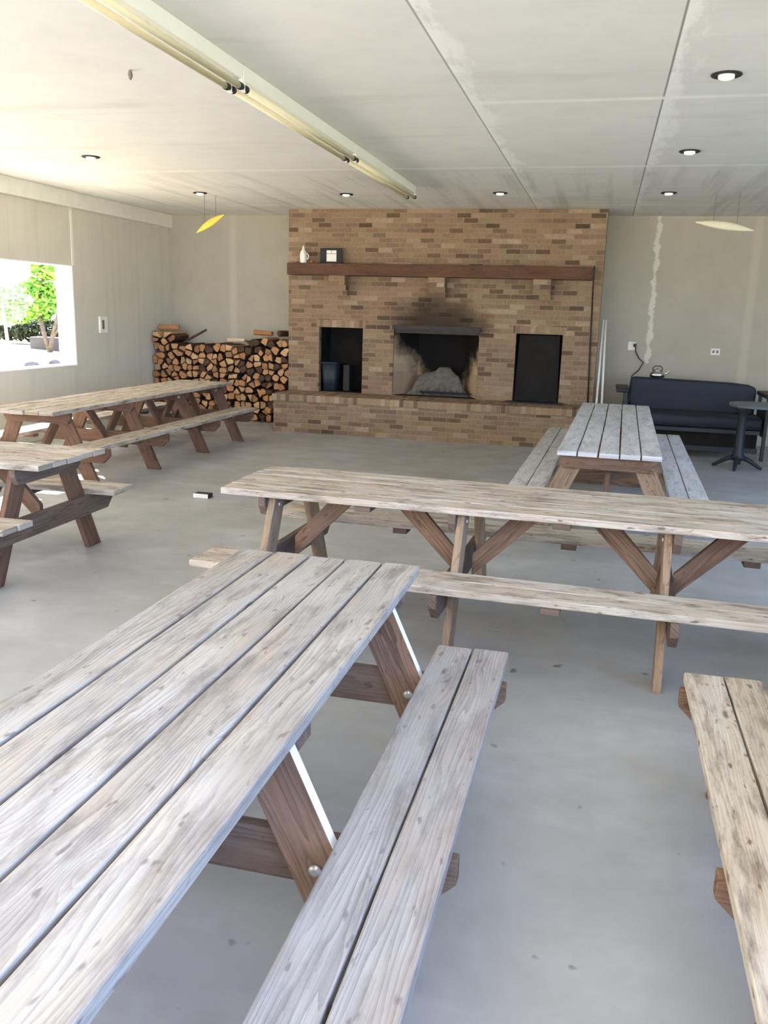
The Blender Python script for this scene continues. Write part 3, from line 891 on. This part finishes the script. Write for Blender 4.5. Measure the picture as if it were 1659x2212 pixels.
MB().lathe([(.075, .002), (.098, .01), (.105, .035), (.098, .065), (.07, .085), (.05, .09)], n=28).build('body', M_CHROME, k_)
MB().lathe([(.052, .089), (.048, .10), (.02, .108), (.012, .125), (.004, .128)], n=20).build('lid', M_CHROME, k_)
MB().path([(.09, 0, .05), (.125, 0, .06), (.145, 0, .095), (.15, 0, .10)], [.016, .013, .010, .009]).build('spout', M_CHROME, k_)
MB().path([(-.06, 0, .085), (-.065, 0, .13), (-.03, 0, .155), (.03, 0, .155), (.06, 0, .13), (.055, 0, .085)], .007).build('handle', M_BLACK, k_)

tb = thing('pedestal_table', (0, 0, 0), 0, 'dark round-cornered pedestal table before the right end of the sofa', 'table')
def blob(z, w0, w1, y0, y1, r):
    cx, cy = (w0 + w1) / 2, (y0 + y1) / 2
    return [(cx + x, cy + y, z) for x, y, _ in rrect(w1 - w0, y1 - y0, r, z, 8)]
m = MB(); loft(m, [blob(.755, 1.55, 2.75, 10.75, 11.45, .3), blob(.76, 1.535, 2.765, 10.735, 11.465, .31), blob(.785, 1.535, 2.765, 10.735, 11.465, .31), blob(.79, 1.545, 2.755, 10.745, 11.455, .3)], smooth=False)
m.build('table_top', M_TTOP, tb)
for x in (1.70, 2.58):
    m = MB(); m.lathe([(.075, .10), (.085, .14), (.055, .2), (.05, .62), (.07, .70), (.12, .753)], (x, 11.12, 0), 20)
    cl = m.build('column', M_IRON, tb)
    for k in range(4):
        a = k * q + .35 - q * .5 + .2
        ex, ey = x + .26 * math.cos(a), 11.12 + .26 * math.sin(a)
        MB().path([(x, 11.12, .15), (x + .12 * math.cos(a), 11.12 + .12 * math.sin(a), .11), (ex, ey, .025), (x + .285 * math.cos(a), 11.12 + .285 * math.sin(a), .018)], [.034, .028, .02, .018]).build('foot', M_IRON, cl)

# small things on the floor
o = thing('charger_box', (-3.52, 7.22, 0), .0, 'small white-fronted black box lying on the floor behind the tan crosswise table', 'box')
MB().box((-.075, -.05, 0), (.075, .05, .04)).build('case', M_BLACK, o, bevel=.005)
MB().box((-.074, -.056, .002), (.074, -.0505, .042)).build('front', M_PLASTW, o, bevel=.002)

# ------------------------------------------------------------------ outside
def ground():
    t = NT('pale_gravel')
    n = t.noise(t.pos(), 2.0, 5, .65)
    return t.done(t.mix(t.mr(n, .35, .7), sl(206, 198, 182), sl(176, 166, 146)), .9, .1)
struct(MB().box((-60, -60, -.30), (60, 70, -.16)).build('ground', ground()))
struct(MB().prism([(7.4, -.15), (9.6, 3.7), (16, 4.8), (30, 5.2), (30, -.15)], 3.0, 40, 'xz').build('light_block_bank', plain('blocker_green', sl(84, 96, 56), .9, .1, var=.3, scale=2)))  # unseen bank added to keep low light off the back wall
struct(MB().box((5.2, -6, -.158), (60, 70, -.13)).build('dim_bounce_lawn', plain('grass_green', sl(96, 112, 62), .9, .1, var=.25, scale=2)))  # unseen dark grass added to weaken light bounced in from the right

def leafmat(name, a, b):
    t = NT(name)
    oi = t.white(t.vmath('SNAP', t.pos(), (.12, .12, .12)))
    c = t.mix(oi, a, b)
    t.put(t.b.inputs['Transmission Weight'], 0.0)
    return t.done(c, .6, .2)
M_LEAF = leafmat('spring_leaf', sl(150, 190, 84), sl(96, 146, 52))
M_LEAF2 = leafmat('pale_leaf', sl(170, 196, 150), sl(128, 166, 116))
M_HEDGE = leafmat('dark_leaf', sl(66, 74, 48), sl(44, 50, 38))
M_TRUNK = plain('grey_bark', sl(98, 88, 78), .9, .1, var=.3, scale=14)
M_BIRCH = plain('white_bark', sl(232, 230, 226), .8, .1, var=.1, scale=9)
M_STONE = plain('pale_stone', sl(190, 186, 180), .85, .1, var=.15, scale=5)
M_KERB = plain('grey_kerb_stone', sl(84, 82, 86), .85, .1, var=.1, scale=5)

def leaves(m, c, rad, n, sz, rd):
    for _ in range(n):
        while True:
            v = Vector((rd.uniform(-1, 1), rd.uniform(-1, 1), rd.uniform(-1, 1)))
            if .25 < v.length < 1: break
        p = Vector(c) + Vector((v.x * rad[0], v.y * rad[1], v.z * rad[2]))
        a = Vector((rd.uniform(-1, 1), rd.uniform(-1, 1), rd.uniform(-.6, .6))).normalized() * sz * rd.uniform(.6, 1.3)
        b = a.orthogonal().normalized() * sz * .42
        b = Matrix.Rotation(rd.uniform(0, 6.28), 3, a) @ b
        m.face([p - a, p + b, p + a, p - b])
rd = random.Random(9)
def tree(name, loc, h, crown, mat, tmat, lab, forks, cat='tree'):
    t = thing(name, loc, 0, lab, cat)
    m = MB()
    for f in forks: m.path(f[0], f[1], 8)
    m.build('trunk', tmat, t)
    m = MB()
    for c, r, n in crown: leaves(m, c, r, int(n * 1.6), .10, rd)
    m.build('foliage', mat, t)
struct(MB().prism([(-9.2, -.159), (-40, -.159), (-40, .9), (-14, .62), (-11.8, .50)], 8, 48, 'xz').build('gravel_bank', ground()))
tree('leafy_tree', (-13.3, 18.6, .56), 3, [((0, 0, 1.25), (.50, .5, .52), 620), ((.35, .2, 1.95), (.6, .5, .26), 330), ((-.5, 0, 1.0), (.4, .4, .35), 240)], M_LEAF, M_TRUNK,
     'yellow-green leafy tree with forked trunk outside the window', [([(.25, 0, 0), (.35, 0, .4), (.6, 0, 1.1), (.7, .1, 1.9)], [.06, .05, .04, .03]), ([(.25, 0, 0), (.1, 0, .5), (0, 0, 1.1), (.2, 0, 1.8)], [.06, .05, .04, .03]), ([(.35, 0, .35), (.8, 0, .9), (.85, 0, 1.5)], [.035, .03, .02])])
tree('birch_sapling', (-12.05, 15.75, .50), 2, [((-.1, .3, 1.3), (.45, .45, .28), 200), ((-.35, .5, 1.0), (.4, .4, .28), 120)], M_LEAF2, M_BIRCH,
     'slim white-barked sapling at the left of the window view', [([(.05, 0, 0), (.0, 0, .5), (-.08, .05, 1.05), (-.1, .1, 1.4)], [.04, .034, .026, .015])])
h = MB()
leaves(h, (-14.4, 20.6, 1.0), (3.4, .6, .30), 3400, .10, rd)
tag(h.build('hedge', M_HEDGE), 'low dark hedge beyond the tree outside the window', 'hedge')
tag(MB().box((-13.9, 19.0, .56), (-12.2, 19.4, .90)).build('kerb_wall', M_KERB, bevel=.03), 'low grey stone wall before the hedge outside the window', 'wall')
for k, (x, y, z, w_, h_, lab) in enumerate(((-12.6, 16.5, .53, .34, .26, 'large pale boulder outside the window beside the sapling'), (-11.5, 15.75, .43, .16, .10, 'small stone low in the window view, nearer the sapling'), (-11.5, 16.55, .43, .13, .09, 'small stone low in the window view, nearer the window jamb'))):
    m = MB(); bmesh.ops.create_icosphere(m.bm, subdivisions=3, radius=1)
    for v in m.bm.verts:
        d = 1 + .22 * noise.noise(v.co * 1.7 + Vector((k * 5, 0, 0)))
        v.co = Vector((v.co.x * w_ * d, v.co.y * w_ * .8 * d, max(v.co.z, -.3) * h_ * d))
    for f in m.bm.faces: f.smooth = True
    o = m.build('boulder', M_STONE if k == 0 else M_KERB); o.location = (x, y, z + h_ * .2)
    tag(o, lab, 'boulder')

# ------------------------------------------------------------------ light
w = bpy.data.worlds.new('sky'); bpy.context.scene.world = w; w.use_nodes = True
bg = w.node_tree.nodes['Background']
# clear sky: hazy white on the sun's side (left), deep blue away from the sun (right)
wt = w.node_tree
tc = wt.nodes.new('ShaderNodeTexCoord'); sx = wt.nodes.new('ShaderNodeSeparateXYZ'); rp = wt.nodes.new('ShaderNodeValToRGB')
mp = wt.nodes.new('ShaderNodeMapRange'); mp.inputs[1].default_value = -1; mp.inputs[2].default_value = 1
wt.links.new(tc.outputs['Generated'], sx.inputs[0]); wt.links.new(sx.outputs[0], mp.inputs[0]); wt.links.new(mp.outputs[0], rp.inputs[0])
rp.color_ramp.elements[0].position = .2; rp.color_ramp.elements[0].color = (.95, .92, .86, 1)
rp.color_ramp.elements[1].position = .85; rp.color_ramp.elements[1].color = (.42, .77, 1.65, 1)
e_ = rp.color_ramp.elements.new(.56); e_.color = (.90, .905, .90, 1)
wt.links.new(rp.outputs[0], bg.inputs[0])
bg.inputs[1].default_value = 5.2
ld = bpy.data.lights.new('sun', 'SUN'); ld.energy = 56.0; ld.angle = math.radians(1.0); ld.color = (1, .95, .85)
lo = bpy.data.objects.new('sun', ld); C.objects.link(lo)
lo.rotation_euler = Vector((1.08, -1.3, -1)).to_track_quat('-Z', 'Y').to_euler()
lo.location = (-20, -6, 20)

# ------------------------------------------------------------------ camera
yaw, pitch, roll = -.240631621, -.228024081, .0290516811
fwd = Vector((math.sin(yaw) * math.cos(pitch), math.cos(yaw) * math.cos(pitch), math.sin(pitch)))
rt = Vector((math.cos(yaw), -math.sin(yaw), 0)); up = rt.cross(fwd)
r2 = rt * math.cos(roll) + up * math.sin(roll); u2 = -rt * math.sin(roll) + up * math.cos(roll)
cd = bpy.data.cameras.new('camera'); cd.sensor_fit = 'VERTICAL'; cd.sensor_height = 36; cd.lens = 1853.46 / 2212 * 36
cd.clip_start = .02; cd.clip_end = 300
co = bpy.data.objects.new('camera', cd); C.objects.link(co)
M = Matrix((r2, u2, -fwd)).transposed().to_4x4(); M.translation = Vector((0, 0, 1.73))
co.matrix_world = M
sc = bpy.context.scene; sc.camera = co
sc.view_settings.view_transform = 'Standard'; sc.view_settings.look = 'None'
sc.view_settings.exposure = 0.24; sc.view_settings.gamma = 1.0
sc.cycles.use_denoising = True
sc.cycles.max_bounces = 10; sc.cycles.diffuse_bounces = 6
